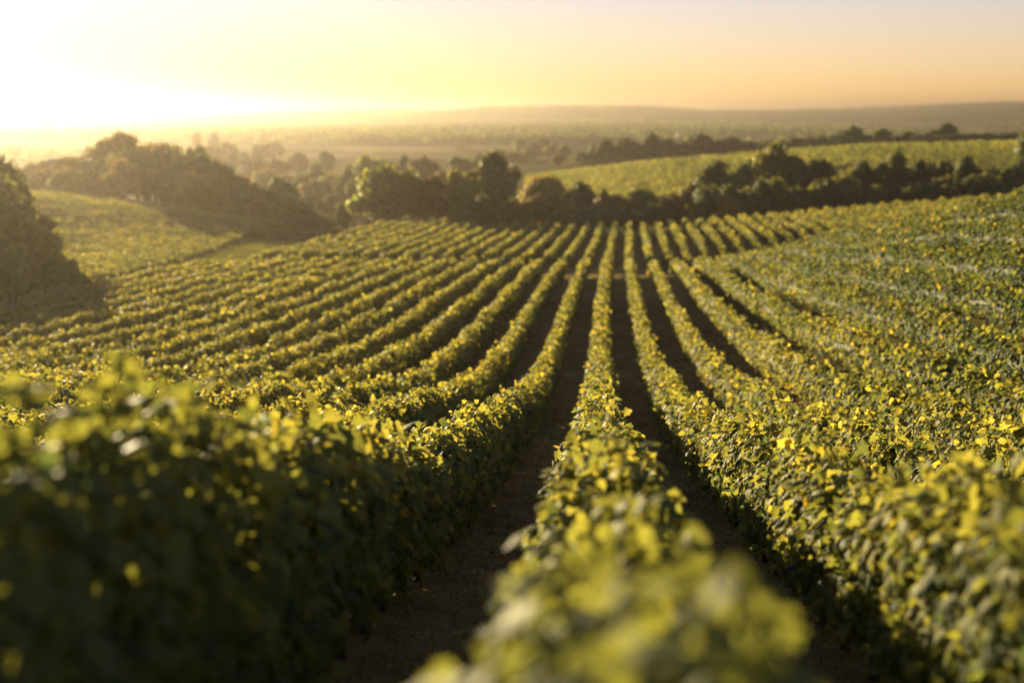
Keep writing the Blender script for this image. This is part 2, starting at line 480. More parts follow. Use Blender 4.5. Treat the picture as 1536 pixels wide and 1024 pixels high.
# shared meshes for stems and posts
def tube_mesh(name, pts, rad, sides, mat):
    V, F = [], []
    for i, (p, r) in enumerate(zip(pts, rad)):
        for k in range(sides):
            a = 2 * math.pi * k / sides
            V.append((p[0] + r * math.cos(a), p[1] + r * math.sin(a), p[2]))
    for i in range(len(pts) - 1):
        for k in range(sides):
            k2 = (k + 1) % sides
            F.append((i * sides + k, i * sides + k2, (i + 1) * sides + k2, (i + 1) * sides + k))
    me = bpy.data.meshes.new(name)
    F.append(tuple(range((len(pts) - 1) * sides, len(pts) * sides)))
    me.from_pydata(V, [], F)
    me.materials.append(mat)
    for p in me.polygons: p.use_smooth = True
    return me
STEMS = []
for q in range(4):
    r_ = random.Random(q)
    pts, x, y = [], 0, 0
    for z in (-0.1, 0.0, 0.15, 0.3, 0.45, 0.62, 0.8):
        pts.append((x, y, z)); x += r_.uniform(-0.03, 0.03); y += r_.uniform(-0.04, 0.04)
    STEMS.append(tube_mesh('vine_stem_mesh', pts, [0.05, 0.042, 0.034, 0.03, 0.032, 0.03, 0.034], 8, M_BARK))
POST = tube_mesh('trellis_post_mesh', [(0, 0, -0.2), (0, 0, 0.0), (0.004, 0, 0.9), (0, 0.004, 1.80), (0, 0.003, 1.84)], [0.042, 0.042, 0.04, 0.038, 0.028], 8, M_POST)

def row_curve(y):
    return np.interp(y, [-10, 5, 22, 41, 64, 84, 125, 150, 175, 210], [0.06, 0.04, -0.12, -0.30, -0.42, -0.48, -0.35, -0.1, 0.25, 0.6])

ORD = ['zeroth', 'first', 'second', 'third', 'fourth', 'fifth', 'sixth', 'seventh', 'eighth', 'ninth', 'tenth', 'eleventh', 'twelfth', 'thirteenth', 'fourteenth',
       'fifteenth', 'sixteenth', 'seventeenth', 'eighteenth', 'nineteenth', 'twentieth', 'twenty-first', 'twenty-second', 'twenty-third', 'twenty-fourth', 'twenty-fifth',
       'twenty-sixth', 'twenty-seventh', 'twenty-eighth', 'twenty-ninth', 'thirtieth', 'thirty-first', 'thirty-second', 'thirty-third', 'thirty-fourth']
SPACING = 2.0

def make_row(k, y0, y1, label, group, stems=False, post_step=7.0, post_to=125.0, end_post=True, bump=None, seed_add=0, ag=1.0, opening=None, wid=0.35, dens=1.0, core=0.34, zhi=1.52):
    xk = k * SPACING
    def path(s):
        dx = (row_curve(s + 0.5) - row_curve(s - 0.5))
        return xk + row_curve(s), s, np.arctan2(np.ones_like(s), dx)
    xb = float(xk + row_curve(np.array([y0]))[0]); zb = float(ground(xb, y0))
    root = empty('vine_row', (xb, y0, zb))
    tag(root, label, 'vine row', group)
    if opening:
        a = foliage(k + 200 + seed_add, path, lod_bands(y0, opening[0]), bump=bump, autumn_gain=ag)
        b = foliage(k + 300 + seed_add, path, lod_bands(opening[1], y1), bump=bump, autumn_gain=ag)
        V, F, T, A = np.concatenate([a[0], b[0]]), np.concatenate([a[1], b[1] + len(a[0])]), np.concatenate([a[2], b[2]]), np.concatenate([a[3], b[3]])
    else:
        V, F, T, A = foliage(k + 200 + seed_add, path, [(a, b, p * dens, z_, l) for a, b, p, z_, l in lod_bands(y0, y1)], bump=bump, autumn_gain=ag, wid=wid, core=core, zhi=zhi)
    V = V - np.array([xb, y0, zb])
    link('foliage', np_mesh('vine_foliage', V, F, [M_VINE], {'tint': ('FACE', T), 'autumn': ('FACE', A)}), root)
    rr = random.Random(k * 7 + seed_add)
    if stems:
        y = max(y0 + 0.3, 2.5)
        while y < min(y1, 42):
            x = float(xk + row_curve(np.array([y]))[0])
            o = link('trunk', STEMS[rr.randrange(4)], root, (x - xb, y - y0, float(ground(x, y)) - zb))
            o.rotation_euler = (0, 0, rr.uniform(0, 6.28))
            y += rr.uniform(1.0, 1.2)
    y = y0 + 0.15 if end_post else y0 + 4
    while y < min(y1, post_to):
        x = float(xk + row_curve(np.array([y]))[0])
        o = link('post', POST, root, (x - xb, y - y0, float(ground(x, y)) - zb))
        o.scale = (1, 1, rr.uniform(0.92, 1.06) * (0.84 if abs(k) <= 3 else 0.80 if k > 3 else 0.95)); o.rotation_euler = (rr.uniform(-.03, .03), rr.uniform(-.03, .03), rr.uniform(0, 6))
        y += post_step
    return root

# near block
K_LEFT, K_RIGHT = -17, 19
for k in range(K_LEFT, K_RIGHT + 1):
    xk = k * SPACING
    # start just outside the picture
    y0 = -2.5
    if k == 0: y0 = 2.25
    elif k < 0: y0 = max(-2.5, abs(xk) / 0.52 - 8)
    elif k > 0: y0 = max(-2.5, xk / 0.38 - 8)
    y1 = 128.5 + 0.12 * max(0, xk) + random.uniform(-0.6, 0.6)
    bump = None
    if k == -1:
        bump = lambda s: 0.50 * (1 - sstep(5, 15, s))
        lab = 'tall vine row whose blurred near end fills the bottom left corner'
    elif k == 0:
        bump = lambda s: 0.06 - 0.08 * (1 - sstep(2.7, 4.5, s))
        lab = 'middle vine row running straight down the slope, its near end a big pale blur'
    elif k == 1:
        lab = 'vine row right of the middle one, its leafy side filling the bottom right corner'
    elif k < 0:
        lab = f'{ORD[-k]} vine row left of the middle row, in the near block'
        if k == K_LEFT: lab = 'outermost vine row on the left edge of the near block'
    else:
        lab = f'{ORD[k]} vine row right of the middle row, in the near block'
        if k == K_RIGHT: lab = 'outermost vine row at the top of the right-hand slope'
    make_row(k, y0, y1, lab, 'vine rows of the near block', stems=abs(k) <= 2, bump=bump, end_post=(k < -4 or k > 4), ag=1.0, wid=0.28 if k >= 2 else 0.39 if k == 0 else 0.34, zhi=1.42 if k >= 2 else 1.52, dens=0.8 if k >= 3 else 1.0, core=0.55 if -3 <= k <= -1 else 0.42 if k > 1 else 0.34)

# far block beyond the crossing track
for k in range(-17, 30):
    xk = k * SPACING
    y0 = float(track_y(xk)) + 4.5 + random.uniform(-0.4, 0.4)
    y1 = 207 + 0.02 * xk + random.uniform(-0.5, 0.5)
    if k < 0: lab = f'{ORD[-k]} vine row left of the middle row, in the block beyond the track'
    elif k == 0: lab = 'middle vine row of the block beyond the grass track, seen end on'
    else: lab = f'{ORD[k]} vine row right of the middle row, in the block beyond the track'
    make_row(k, y0, y1, lab, 'vine rows of the far block', post_step=100, post_to=400, seed_add=500, ag=0.6)

# field of vines on the left, rows running across
for j in range(34):
    t = j / 33
    y_a = 108 + 118 * t
    xa, xb_ = -41.5 - 10.0 * t, -66 - 62 * t
    ang = math.radians(180 - 14)
    def path(s, y_a=y_a, xa=xa, ang=ang):
        return xa + s * math.cos(ang), y_a + s * math.sin(ang), np.full_like(s, ang)
    ln = (xa - xb_) / abs(math.cos(ang))
    zb = float(ground(xa, y_a))
    root = empty('vine_row', (xa, y_a, zb))
    tag(root, f'{ORD[j + 1]} vine row, counted from the nearest, of the hazy left field below the wood', 'vine row', 'vine rows of the field on the left')
    V, F, T, A = foliage(900 + j, path, [(0.0, ln, 75, 0.21, 2)], wid=0.6, zlo=0.12, zhi=0.85, autumn_gain=0.1, top_shoots=0.3)
    link('foliage', np_mesh('vine_foliage', V - np.array([xa, y_a, zb]), F, [M_VINE], {'tint': ('FACE', T), 'autumn': ('FACE', A)}), root)

# ------------------------------------------------------------------ trees
def crown_mesh(name, seed, shape, mat, tint0, autumn_p, n_leaf=4200):
    """crown in a unit box: diameter 1, from z 0.08 to 1"""
    rng = np.random.default_rng(seed)
    blobs = []
    nb = {'round': 24, 'oval': 22, 'tall': 24, 'bush': 14, 'wide': 28}[shape]
    for i in range(nb):
        a, q = rng.uniform(0, 6.28), rng.uniform(-1, 1)
        rho = rng.random() ** 0.42
        rad = {'round': rng.uniform(0.13, 0.20), 'oval': rng.uniform(0.13, 0.19), 'tall': rng.uniform(0.11, 0.17), 'wide': rng.uniform(0.12, 0.20), 'bush': rng.uniform(0.16, 0.24)}[shape]
        semi_z = {'round': 0.46, 'oval': 0.47, 'tall': 0.47, 'wide': 0.45, 'bush': 0.46}[shape]
        mid_z = 0.52
        z = mid_z + q * rho * (semi_z - 0.75 * rad)
        sharp = {'round': 1.0, 'oval': 1.0, 'tall': 1.5, 'wide': 0.8, 'bush': 0.8}[shape]
        r = rho * math.sqrt(max(0.02, 1 - q * q)) ** sharp * (0.5 - 0.8 * rad)
        if shape == 'bush' and z < 0.45: r = max(r, 0.3 * rng.random() ** 0.5)
        blobs.append((r * math.cos(a), r * math.sin(a), z, rad))
    P, Nn, S = [], [], []
    per = n_leaf // nb
    for (bx, by, bz, rad) in blobs:
        d = unit(rng.normal(0, 1, (per, 3)))
        rr = rad * (0.72 + 0.42 * rng.random(per))
        sq = np.array([1, 1, 0.85])
        p = np.array([bx, by, bz]) + d * rr[:, None] * sq
        P.append(p); Nn.append(d + np.array([0, 0, 0.25]) + rng.normal(0, 0.5, (per, 3)))
    P = np.concatenate(P); Nn = np.concatenate(Nn)
    n = len(P)
    P[:, 2] = np.clip(P[:, 2], 0.06, 1.02)
    blob_t = np.repeat(rng.normal(0, 0.10, nb), per)
    tint = np.clip(tint0 + blob_t + rng.normal(0, 0.16, n), 0, 1)
    au = (rng.random(n) < autumn_p) * rng.uniform(0.4, 1, n)
    V, F, T, A = place_leaves(P, Nn, rng.normal(0, 1, (n, 3)), rng.uniform(0.035, 0.075, n), 2, tint, au)
    # closed inner blobs, tinted darker to paint in shade inside the crown
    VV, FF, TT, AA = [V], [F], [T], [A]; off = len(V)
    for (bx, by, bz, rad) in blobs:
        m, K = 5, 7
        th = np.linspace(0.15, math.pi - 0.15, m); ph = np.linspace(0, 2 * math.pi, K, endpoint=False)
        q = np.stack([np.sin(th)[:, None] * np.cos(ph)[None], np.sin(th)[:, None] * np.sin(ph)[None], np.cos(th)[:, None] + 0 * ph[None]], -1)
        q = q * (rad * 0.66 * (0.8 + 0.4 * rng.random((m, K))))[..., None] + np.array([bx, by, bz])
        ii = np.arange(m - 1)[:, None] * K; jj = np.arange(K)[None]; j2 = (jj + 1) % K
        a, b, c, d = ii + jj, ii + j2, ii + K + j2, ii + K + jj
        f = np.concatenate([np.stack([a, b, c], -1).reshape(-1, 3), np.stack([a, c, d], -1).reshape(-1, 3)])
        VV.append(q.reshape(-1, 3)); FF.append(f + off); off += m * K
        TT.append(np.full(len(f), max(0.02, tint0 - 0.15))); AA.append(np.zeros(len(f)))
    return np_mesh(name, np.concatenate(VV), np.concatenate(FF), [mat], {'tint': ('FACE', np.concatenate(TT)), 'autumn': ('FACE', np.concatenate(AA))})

def trunk_mesh(name, seed):
    rng = random.Random(seed)
    V, F = [], []
    def limb(p0, p1, r0, r1, sides=7, seg=4):
        base = len(V)
        p0 = Vector(p0); p1 = Vector(p1); ax = (p1 - p0).normalized()
        u = ax.orthogonal().normalized(); w = ax.cross(u)
        for i in range(seg + 1):
            t = i / seg; r = r0 + (r1 - r0) * t
            c = p0.lerp(p1, t) + Vector((rng.uniform(-1, 1), rng.uniform(-1, 1), 0)) * 0.008 * (0 < i < seg)
            for k in range(sides):
                a = 2 * math.pi * k / sides
                V.append(tuple(c + (u * math.cos(a) + w * math.sin(a)) * r))
        for i in range(seg):
            for k in range(sides):
                k2 = (k + 1) % sides
                F.append((base + i * sides + k, base + i * sides + k2, base + (i + 1) * sides + k2, base + (i + 1) * sides + k))
    limb((0, 0, -0.03), (0.01, 0, 0.42), 0.040, 0.026)
    for i in range(5):
        a = i * 1.26 + rng.uniform(-0.3, 0.3)
        limb((0.01, 0, 0.30 + 0.04 * i), (0.26 * math.cos(a), 0.26 * math.sin(a), 0.58 + 0.07 * i), 0.018, 0.006, 5, 3)
    limb((0.01, 0, 0.42), (0.0, 0.02, 0.88), 0.026, 0.006)
    me = bpy.data.meshes.new(name)
    me.from_pydata(V, [], F); me.materials.append(M_TRUNK)
    for p in me.polygons: p.use_smooth = True
    return me

KINDS = {}
def kind(key, seed, shape, mat, tint0, au, n=4200):
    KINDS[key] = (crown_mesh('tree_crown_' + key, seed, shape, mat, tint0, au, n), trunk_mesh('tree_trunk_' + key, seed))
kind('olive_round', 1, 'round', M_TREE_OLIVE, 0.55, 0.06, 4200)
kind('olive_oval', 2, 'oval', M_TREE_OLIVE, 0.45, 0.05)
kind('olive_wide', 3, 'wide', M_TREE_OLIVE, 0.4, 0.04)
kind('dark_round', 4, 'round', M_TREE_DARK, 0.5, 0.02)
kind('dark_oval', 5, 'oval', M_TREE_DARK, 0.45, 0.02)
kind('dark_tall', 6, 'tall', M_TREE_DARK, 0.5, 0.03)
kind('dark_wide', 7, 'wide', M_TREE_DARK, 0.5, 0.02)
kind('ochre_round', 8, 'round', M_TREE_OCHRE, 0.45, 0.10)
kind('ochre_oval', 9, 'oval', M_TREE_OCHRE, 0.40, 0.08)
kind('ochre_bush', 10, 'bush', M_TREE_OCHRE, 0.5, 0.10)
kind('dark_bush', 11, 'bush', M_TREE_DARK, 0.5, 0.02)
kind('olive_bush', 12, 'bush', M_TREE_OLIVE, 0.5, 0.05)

def tree_at(px, ytop, d, wpx, key, label, group=None, cat='tree', name='tree', min_h=2.0):
    """a tree standing at depth d: its column, crown width and top were measured on the photograph, its base is on the ground there"""
    x = ray_x(px, d)
    zt = -(ytop - 170) / F_PX * d
    zg = float(ground(x, d))
    h = max(min_h, (zt - zg) * 1.07)
    w = max(wpx / F_PX * d * 1.30, 0.9)
    root = empty(name, (x, d, zg - 0.05), random.uniform(0, 6.28))
    root.scale = (w, w, h)
    tag(root, label, cat, group)
    cm, tm = KINDS[key]
    link('crown', cm, root); link('trunk', tm, root)
    return root

# centre copse, left to right
copse = [
 (580, 250, 236, 100, 'olive_round', 'broad round olive-yellow tree at the left end of the middle copse'),
 (640, 262, 229, 66, 'ochre_oval', 'brownish oval tree right of the broad olive-yellow one in the middle copse'),
 (690, 247, 241, 66, 'olive_oval', 'tall yellow-green tree in the middle copse, left of the tallest dark tree'),
 (742, 231, 254, 80, 'dark_tall', 'tallest dark green tree of the middle copse'),
 (722, 293, 222, 46, 'dark_oval', 'small grey-green rounded tree in front of the tallest dark tree'),
 (762, 304, 221, 46, 'ochre_bush', 'low russet bush just right of the small grey-green tree'),
 (812, 258, 264, 66, 'ochre_round', 'brown-topped tree behind the copse, below the left end of the hill field'),
 (806, 288, 229, 54, 'ochre_oval', 'yellow-brown tree in the middle copse right of the low russet bush'),
 (836, 282, 236, 48, 'olive_oval', 'yellowish slim tree in the middle copse against the hill field'),
 (868, 272, 244, 52, 'dark_round', 'dark tree with a brown top in the middle copse below the hill field'),
 (905, 283, 246, 26, 'dark_oval', 'small dark tree standing alone against the hill field'),
 (927, 288, 236, 58, 'ochre_round', 'golden ochre tree in front of the hill field, beyond the straight rows'),
 (962, 280, 240, 52, 'olive_round', 'olive tree between the golden ochre tree and the pale meadow'),
 (986, 300, 229, 48, 'dark_bush', 'dark low bush just beyond the far ends of the straight rows'),
 (940, 308, 223, 66, 'dark_bush', 'dark low hedge bush below the golden ochre tree'),
 (888, 305, 223, 60, 'dark_bush', 'dark low hedge bush left of the golden ochre tree'),
 (846, 312, 222, 50, 'olive_bush', 'olive low bush at the foot of the yellowish slim tree'),
 (788, 325, 217, 40, 'ochre_bush', 'small russet bush touching the far vine tips'),
 (560, 330, 216, 44, 'ochre_bush', 'low brownish scrub under the left side of the broad olive-yellow tree'),
 (610, 335, 214, 46, 'dark_bush', 'dark scrub under the right side of the broad olive-yellow tree'),
 (655, 335, 214, 34, 'dark_bush', 'dark scrub at the foot of the brownish oval tree'),
 (690, 325, 216, 40, 'dark_bush', 'dark scrub at the foot of the tall yellow-green tree'),
 (515, 300, 248, 22, 'olive_oval', 'small pale sapling on the meadow left of the middle copse'),
]
for px, yt, d, w, key, lab in copse:
    tree_at(px, yt, d, w, key, lab, 'trees of the middle copse')

# right hand wood: tall ones each with its own look, low filler in front
wood_r = [
 (1010, 290, 236, 44, 'ochre_bush', 'russet bush at the left end of the dark wood, beside the pale meadow'),
 (1044, 268, 244, 50, 'olive_oval', 'olive tree at the left end of the dark wood'),
 (1078, 240, 262, 60, 'dark_round', 'dark round-topped tree near the left end of the dark wood'),
 (1112, 244, 256, 56, 'dark_oval', 'dark tree left of the tallest tree in the dark wood'),
 (1140, 226, 270, 56, 'olive_wide', 'brown-green tree leaning on the left of the tallest tree in the wood'),
 (1168, 203, 266, 66, 'olive_oval', 'tallest tree of the dark wood, rising above the hill field'),
 (1150, 264, 236, 56, 'olive_bush', 'grey-green bush in front of the tallest tree of the wood'),
 (1092, 292, 226, 44, 'ochre_bush', 'small pinkish-brown bush at the foot of the dark wood'),
 (1203, 232, 262, 62, 'dark_wide', 'dark spreading tree right of the tallest tree in the wood'),
 (1230, 238, 256, 52, 'dark_round', 'dark round tree at the right end of the tallest clump'),
 (1228, 268, 236, 50, 'olive_bush', 'olive bush with a sunlit left edge in front of the wood'),
 (1262, 262, 238, 56, 'olive_round', 'rounded olive tree in the dip between the two clumps of the wood'),
 (1294, 240, 252, 54, 'dark_oval', 'dark tree at the left end of the second clump of the wood'),
 (1318, 231, 260, 48, 'olive_wide', 'brownish tree left of the peak of the second clump'),
 (1340, 227, 256, 50, 'dark_tall', 'dark pointed tree forming the peak of the second clump'),
 (1376, 240, 256, 48, 'dark_oval', 'dark tree just right of the peak of the second clump'),
 (1404, 236, 260, 46, 'dark_wide', 'dark spreading tree between the peak and the round-headed tree'),
 (1410, 260, 238, 46, 'olive_bush', 'olive bush in front of the second clump'),
 (1446, 232, 262, 44, 'dark_round', 'dark round-headed tree standing clear at the right of the wood'),
 (1472, 258, 242, 52, 'olive_round', 'bronze-edged bushy tree at the right end of the wood'),
 (1500, 246, 256, 50, 'dark_wide', 'dark tree behind the bronze-edged bushy tree'),
 (1528, 240, 258, 50, 'dark_round', 'dark tree at the right picture edge above the vine slope'),
 (1540, 192, 300, 56, 'dark_tall', 'tall dark tree cut by the right picture edge, by the hill field'),
]
for px, yt, d, w, key, lab in wood_r:
    tree_at(px, yt, d, w, key, lab, 'trees of the dark wood on the right')
for i, px in enumerate(range(1058, 1560, 26)):
    tree_at(px + random.uniform(-5, 5), 272 + random.uniform(-6, 8) - (px - 1058) * 0.012, 230 + random.uniform(0, 5), 44, ['dark_bush', 'dark_bush', 'olive_bush', 'dark_round'][i % 4],
            f'{ORD[i + 1]} dark low bush from the left along the foot of the right-hand wood', 'low bushes along the foot of the dark wood')

# left wood in the glare: outline measured, three ranks deep
out_px = [30, 60, 110, 150, 200, 225, 255, 290, 310, 335, 350, 365, 385, 410, 430, 450, 475, 495]
out_y = [240, 232, 212, 212, 194, 206, 205, 212, 214, 224, 238, 250, 262, 274, 284, 298, 314, 330]
base_d = lambda px: 242 - (px - 70) * 0.055
n_left = 0
for rank, (dd, drop, step) in enumerate(((44, 0, 27), (24, 22, 29), (6, 50, 31))):
    px = 28 + rank * 9
    i = 0
    while px < 492:
        yb = 305 + (px - 70) * 0.107
        yt = min(np.interp(px, out_px, out_y) + drop * (0.35 + 0.65 * np.clip((yb - np.interp(px, out_px, out_y)) / 95, 0, 1)) + random.uniform(-8, 22), yb - 14)
        key = random.choice(['dark_round', 'dark_oval', 'olive_wide', 'olive_oval', 'dark_wide', 'ochre_round'] if rank < 2 else ['olive_bush', 'olive_round', 'dark_round', 'ochre_bush', 'dark_wide'])
        where = ('skyline rank of the hazy left wood', 'middle rank of the hazy left wood', 'front rank of the hazy left wood')[rank]
        i += 1
        tree_at(px + random.uniform(-5, 5), yt, base_d(px) + dd + random.uniform(-4, 4), random.uniform(34, 60), key,
                f'{ORD[i]} tree from the left in the {where}', 'trees of the hazy wood on the left')
        px += step * random.uniform(0.8, 1.2)

# big trees at the left edge of the picture
for px, yt, d, w, key, lab in [
 (-46, 228, 112, 130, 'olive_wide', 'big hazy tree cut by the left picture edge, tallest of its clump'),
 (14, 285, 103, 84, 'olive_wide', 'big hazy tree beside the left field, second tallest at the left picture edge'),
 (66, 345, 99, 60, 'olive_round', 'rounded hazy tree at the right of the clump on the left picture edge'),
 (98, 392, 97, 40, 'olive_bush', 'low bush ending the clump at the left picture edge'),
 (10, 368, 96, 70, 'olive_bush', 'low bush in front of the big trees at the left picture edge'),
 (-20, 228, 140, 100, 'dark_round', 'big tree deep in the glare behind the clump at the left picture edge'),
 (46, 312, 118, 60, 'ochre_oval', 'hazy tree rising out of the middle of the left edge clump')]:
    tree_at(px, yt, d, w, key, lab, 'trees at the left picture edge')

# hedgerow on the ridge behind the hill field
ridge = [(880, 228, 30), (896, 216, 24), (912, 209, 26), (938, 207, 28), (958, 212, 22), (977, 200, 24), (1000, 208, 24), (1022, 212, 24), (1046, 201, 34), (1070, 212, 24), (1092, 206, 34), (1122, 212, 26), (1150, 214, 26),
         (1190, 206, 24), (1210, 207, 24), (1230, 205, 24), (1250, 202, 22), (1271, 189, 24), (1294, 203, 24), (1318, 193, 20), (1338, 204, 24), (1356, 197, 18), (1374, 206, 22), (1391, 195, 18), (1416, 185, 24),
         (1436, 202, 24), (1456, 203, 24), (1476, 204, 24), (1496, 202, 24), (1514, 200, 22), (1534, 198, 24)]
for i, (px, yt, w) in enumerate(ridge):
    tree_at(px, yt, 585 + random.uniform(0, 14), w * 1.15, random.choice(['dark_round', 'dark_oval', 'dark_wide', 'dark_round', 'dark_bush']),
            f'{ORD[i + 1] if i < 30 else "last"} tree from the left in the hedgerow along the ridge behind the hill field', 'hedgerow trees on the ridge', min_h=4)
for i in range(28):
    px = 884 + i * 24
    x = ray_x(px, 578)
    yb = np.interp(px, [850, 1000, 1100, 1300, 1500], [256, 239, 232, 219, 215])
    tree_at(px, yb - 13 + random.uniform(-3, 3), 580, 34, 'dark_bush', f'{ORD[i + 1]} hedge bush from the left at the foot of the ridge hedgerow', 'hedge bushes on the ridge', 'bush', 'hedge_bush')

# trees of the valley between the woods
valley = [
 (552, 234, 430, 42), (578, 232, 436, 42), (604, 234, 430, 40), (636, 233, 420, 46), (662, 252, 380, 34), (690, 233, 470, 40), (716, 232, 480, 34),
 (520, 255, 390, 44), (545, 262, 360, 40), (500, 262, 400, 40), (478, 268, 380, 44), (455, 262, 420, 40), (430, 262, 430, 40), (405, 252, 470, 40),
 (470, 290, 330, 34), (440, 284, 340, 34), (500, 290, 320, 30), (380, 235, 560, 40), (420, 238, 560, 36), (448, 230, 600, 34), (490, 226, 620, 26), (470, 246, 470, 30),
 (535, 240, 520, 30), (846, 215, 760, 20), (838, 232, 620, 18), (870, 231, 640, 34), (800, 225, 760, 30), (770, 228, 700, 34), (825, 218, 800, 26), (750, 222, 760, 26),
 (300, 198, 900, 12), (325, 200, 880, 14), (345, 215, 700, 30), (318, 218, 640, 30), (362, 228, 620, 30), (395, 216, 760, 26), (415, 214, 820, 26),
 (780, 208, 980, 22), (812, 206, 960, 20), (800, 214, 900, 24), (545, 236, 600, 34)]
for px, yt, d, w in valley:
    i = valley.index((px, yt, d, w))
    lab = 'hazy tree in the valley meadows between the left wood and the middle copse' if px < 545 else 'hazy tree in the valley meadows behind the middle copse'
    tree_at(px, yt, d, w, random.choice(['dark_round', 'olive_round', 'ochre_round', 'dark_wide', 'olive_wide', 'ochre_oval']), lab, lab.replace('hazy tree', 'hazy trees'), min_h=4)

# tree belts and woods of the far country, too many to count
def far_belts():
    rng = np.random.default_rng(5)
    P, Nn, S, T = [], [], [], []
    bands = [(y, px) for y in (690, 780, 1225, 1310, 1420, 1660, 1900, 2350, 2900, 3600) for px in range(250, 960, 60) if rng.random() < 0.62]
    for b in range(80 + len(bands)):
        y = 700 * math.exp(rng.random() * 2.05)
        x = rng.uniform(-0.55, 0.42) * y
        if b < len(bands):
            y = bands[b][0] * rng.uniform(0.985, 1.015); x = ray_x(bands[b][1] + rng.uniform(-14, 14), y)
        if 420 < y < 1050 and x > -40: continue
        ln = rng.uniform(60, 360) * (y / 1200) ** 0.7
        if (640 < y < 1215) and ray_x(470, y) - ln / 2 < x < ray_x(790, y) + ln / 2: continue
        sl = rng.uniform(-0.10, 0.10)
        n = int(ln / 4.6)
        for i in range(n):
            t = (i + rng.uniform(-.3, .3)) * 4.6 - ln / 2
            px_, py_ = x + t, y + sl * t + rng.normal(0, 4)
            if not (-4600 < px_ < 4600 and py_ < 6200): continue
            h = rng.uniform(5, 10) * (1.25 if rng.random() < 0.15 else 1); w = rng.uniform(3.0, 5.5)
            gz = float(ground(px_, py_))
            m = 26
            d = unit(rng.normal(0, 1, (m, 3)))
            p = d * np.array([w, w, h * 0.5]) * rng.uniform(0.6, 1.05, (m, 1)) + np.array([px_, py_, gz + h * 0.48])
            P.append(p); Nn.append(d + rng.normal(0, 0.4, (m, 3))); S.append(rng.uniform(2.0, 3.8, m)); T.append(np.clip(rng.normal(0.5, 0.2, m) + rng.normal(0, .1), 0, 1))
    P = np.concatenate(P); Nn = np.concatenate(Nn); S = np.concatenate(S); T = np.concatenate(T)
    V, F, Tt, A = place_leaves(P, Nn, rng.normal(0, 1, P.shape), S, 2, T, np.zeros(len(T)))
    me = np_mesh('far_woodland', V, F, [M_TREE_DARK], {'tint': ('FACE', Tt), 'autumn': ('FACE', A)})
    tag(link('distant_woodland', me), 'far belts of trees fading into the haze across the plain', None, None, 'stuff')
far_belts()

# vines of the hill field, far off and reading as one cover
def hillside_vines():
    rng = np.random.default_rng(21)
    P, T = [], []
    for y in np.arange(318, 556, 3.6):
        xa, xb = ray_x(790, y), ray_x(1590, y)
        n = int((xb - xa) * 13)
        x = rng.uniform(xa, xb, n)
        yy = y + 0.10 * (x - 40) + rng.normal(0, 0.30, n)
        keep = (yy > 312) & (yy < 562) & (noise2(x / 5, yy / 9) > 0.12) & ~((x < ray_x(1025, y)) & (yy < 395))
        x, yy = x[keep], yy[keep]
        z = ground(x, yy) + rng.uniform(0.1, 1.35, len(x))
        P.append(np.stack([x, yy, z], 1))
        T.append(np.clip(0.42 + rng.normal(0, 0.12, len(x)) + 0.35 * (noise2(x / 30, yy / 30) - 0.5), 0, 1))
    P = np.concatenate(P); T = np.concatenate(T); n = len(P)
    nr = rng.normal(0, 0.7, (n, 3)) + np.array([-0.2, 0.1, 0.6])
    V, F, Tt, A = place_leaves(P, nr, rng.normal(0, 1, (n, 3)), rng.uniform(0.40, 0.75, n), 2, T, np.zeros(n))
    me = np_mesh('hillside_vines', V, F, [M_VINE], {'tint': ('FACE', Tt), 'autumn': ('FACE', A)})
    tag(link('hillside_vines', me), 'distant vines covering the field on the hill to the right', None, None, 'stuff')
hillside_vines()

# rough grass on the headland left of the rows
def meadow_grass():
    rng = np.random.default_rng(31)
    n = 60000
    y = rng.uniform(95, 228, n); x = -35.3 - 26 * rng.random(n) ** 1.3
    keep = noise2(x * 0.6, y * 0.4) > 0.18
    x, y = x[keep], y[keep]; n = len(x)
    P = np.stack([x, y, ground(x, y) - 0.02], 1)
    m = leaf_material('meadow_grass', ((0.05, 0.065, 0.02), (0.11, 0.12, 0.03), (0.22, 0.19, 0.06)), (0.3, 0.24, 0.1), (0.3, 0.24, 0.1), (1.6, 1.5, 0.8), 0.4, 0.8, 0.0, 0.05)
    up = np.stack([rng.normal(0, 0.35, n), rng.normal(0, 0.35, n), np.ones(n)], 1)
    V, F, T, A = place_leaves(P, rng.normal(0, 1, (n, 3)) * np.array([1, 1, 0.15]), up, rng.uniform(0.12, 0.34, n), 2, np.clip(0.45 + 0.5 * (noise2(x / 3, y / 5) - 0.5) + rng.normal(0, 0.15, n), 0, 1), np.zeros(n))
    me = np_mesh('meadow_grass', V, F, [m], {'tint': ('FACE', T), 'autumn': ('FACE', A)})
    tag(link('meadow_grass', me), 'rough grass on the strip between the vine rows and the left field', None, None, 'stuff')
meadow_grass()

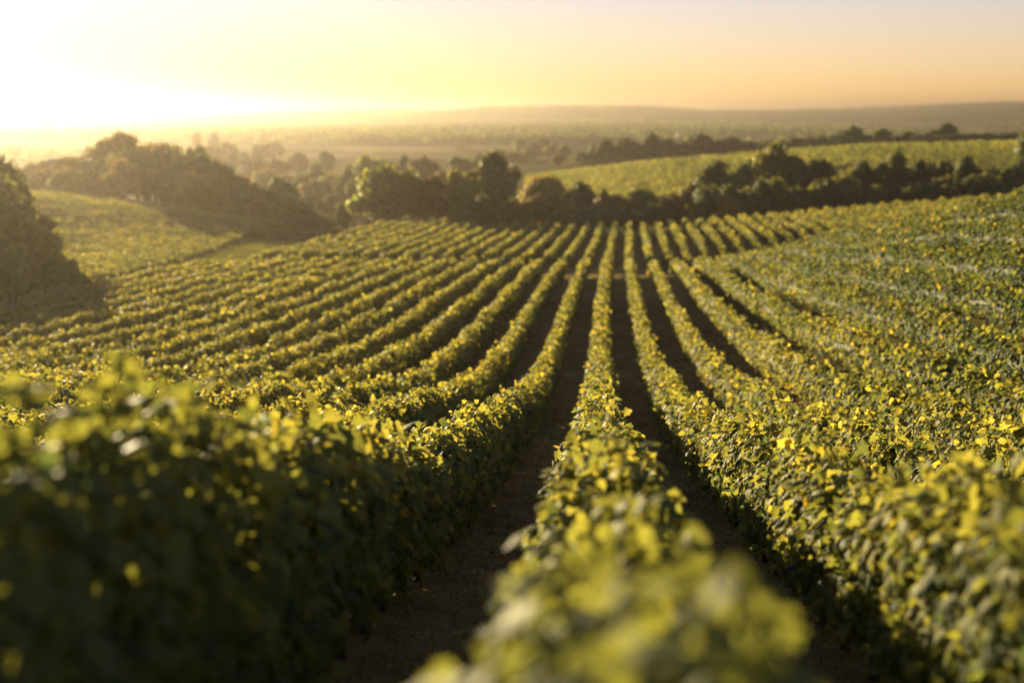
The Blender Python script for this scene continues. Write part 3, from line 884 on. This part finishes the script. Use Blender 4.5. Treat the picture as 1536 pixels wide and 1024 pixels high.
# ------------------------------------------------------------------ dry grass and fallen leaves in the aisles
def aisle_grass():
    rng = np.random.default_rng(11)
    n = 150000
    y = 3 + 75 * rng.random(n) ** 1.8
    k = rng.integers(-9, 5, n)
    x = k * SPACING + 1.0 + rng.uniform(-0.95, 0.95, n) + row_curve(y)
    dens = noise2(x * 1.2 + 4, y * 0.8)
    keep = rng.random(n) < 0.15 + dens
    x, y = x[keep], y[keep]; n = len(x)
    z = ground(x, y)
    h = rng.uniform(0.03, 0.16, n) * (0.5 + noise2(x * 0.8, y * 0.6 + 20))
    a = rng.uniform(0, 6.28, n); w = rng.uniform(0.004, 0.010, n) * (1 + y / 20)
    lean = rng.normal(0, 0.7, (n, 2)) * h[:, None]
    V = np.empty((n, 3, 3))
    V[:, 0] = np.stack([x - w * np.cos(a), y - w * np.sin(a), z - 0.01], 1)
    V[:, 1] = np.stack([x + w * np.cos(a), y + w * np.sin(a), z - 0.01], 1)
    V[:, 2] = np.stack([x + lean[:, 0], y + lean[:, 1], z + h], 1)
    F = np.arange(3 * n).reshape(-1, 3)
    m, N, L = new_mat('dry_grass_blade')
    out = N.new('ShaderNodeOutputMaterial'); pb = N.new('ShaderNodeBsdfPrincipled')
    at = N.new('ShaderNodeAttribute'); at.attribute_name = 'tint'
    cr = N.new('ShaderNodeValToRGB')
    cr.color_ramp.elements[0].color = (0.16, 0.13, 0.045, 1); cr.color_ramp.elements[1].color = (0.36, 0.25, 0.09, 1)
    L.new(at.outputs['Fac'], cr.inputs[0]); L.new(cr.outputs[0], pb.inputs['Base Color']); pb.inputs['Roughness'].default_value = 0.8
    L.new(pb.outputs[0], out.inputs['Surface'])
    me = np_mesh('aisle_grass', V.reshape(-1, 3), F, [m], {'tint': ('FACE', rng.random(n))})
    tag(link('dry_grass', me), 'dry grass blades on the soil between the vine rows', None, None, 'stuff')
aisle_grass()

def fallen_leaves():
    rng = np.random.default_rng(12)
    n = 9000
    y = 4 + 55 * rng.random(n) ** 1.6
    x = rng.integers(-9, 5, n) * SPACING + 1.0 + np.clip(rng.normal(0, 0.7, n), -1, 1) + row_curve(y)
    P = np.stack([x, y, ground(x, y) + 0.012], 1)
    m = leaf_material('fallen_leaf', ((0.16, 0.09, 0.035), (0.30, 0.18, 0.05), (0.42, 0.30, 0.06)), (0.3, 0.15, 0.04), (0.4, 0.3, 0.06), (1.2, 1.1, 0.8), 0.25, 0.8, 0.0, 0.05)
    V, F, T, A = place_leaves(P, rng.normal(0, 0.35, (n, 3)) + np.array([0, 0, 1.0]), rng.normal(0, 1, (n, 3)), rng.uniform(0.05, 0.11, n), 1, rng.random(n), np.zeros(n))
    tag(link('fallen_leaves', np_mesh('fallen_leaves', V, F, [m], {'tint': ('FACE', T), 'autumn': ('FACE', A)})), 'dry fallen vine leaves scattered on the soil between the rows', None, None, 'stuff')
fallen_leaves()

# ------------------------------------------------------------------ evening haze: one closed box of even air
def haze():
    x0, x1, y0, y1, z0, z1 = -4850, 4850, -260, 6450, float(GZ.min()) - 1.0, 34.0
    V = [(x0, y0, z0), (x1, y0, z0), (x1, y1, z0), (x0, y1, z0), (x0, y0, z1), (x1, y0, z1), (x1, y1, z1), (x0, y1, z1)]
    F = [(3, 2, 1, 0), (4, 5, 6, 7), (0, 1, 5, 4), (1, 2, 6, 5), (2, 3, 7, 6), (3, 0, 4, 7)]
    me = bpy.data.meshes.new('haze'); me.from_pydata(V, [], F)
    m, N, L = new_mat('evening_haze')
    out = N.new('ShaderNodeOutputMaterial'); v = N.new('ShaderNodeVolumePrincipled')
    v.inputs['Color'].default_value = (0.25, 0.218, 0.18, 1)
    v.inputs['Density'].default_value = HAZE_DENSITY
    v.inputs['Anisotropy'].default_value = HAZE_G
    L.new(v.outputs[0], out.inputs['Volume'])
    me.materials.append(m)
    tag(link('haze', me), 'warm evening haze over the valley', None, None, 'stuff')
haze()
print('GROUND Z', GZ.min(), GZ.max(), 'verts', sum(len(m.vertices) for m in bpy.data.meshes))
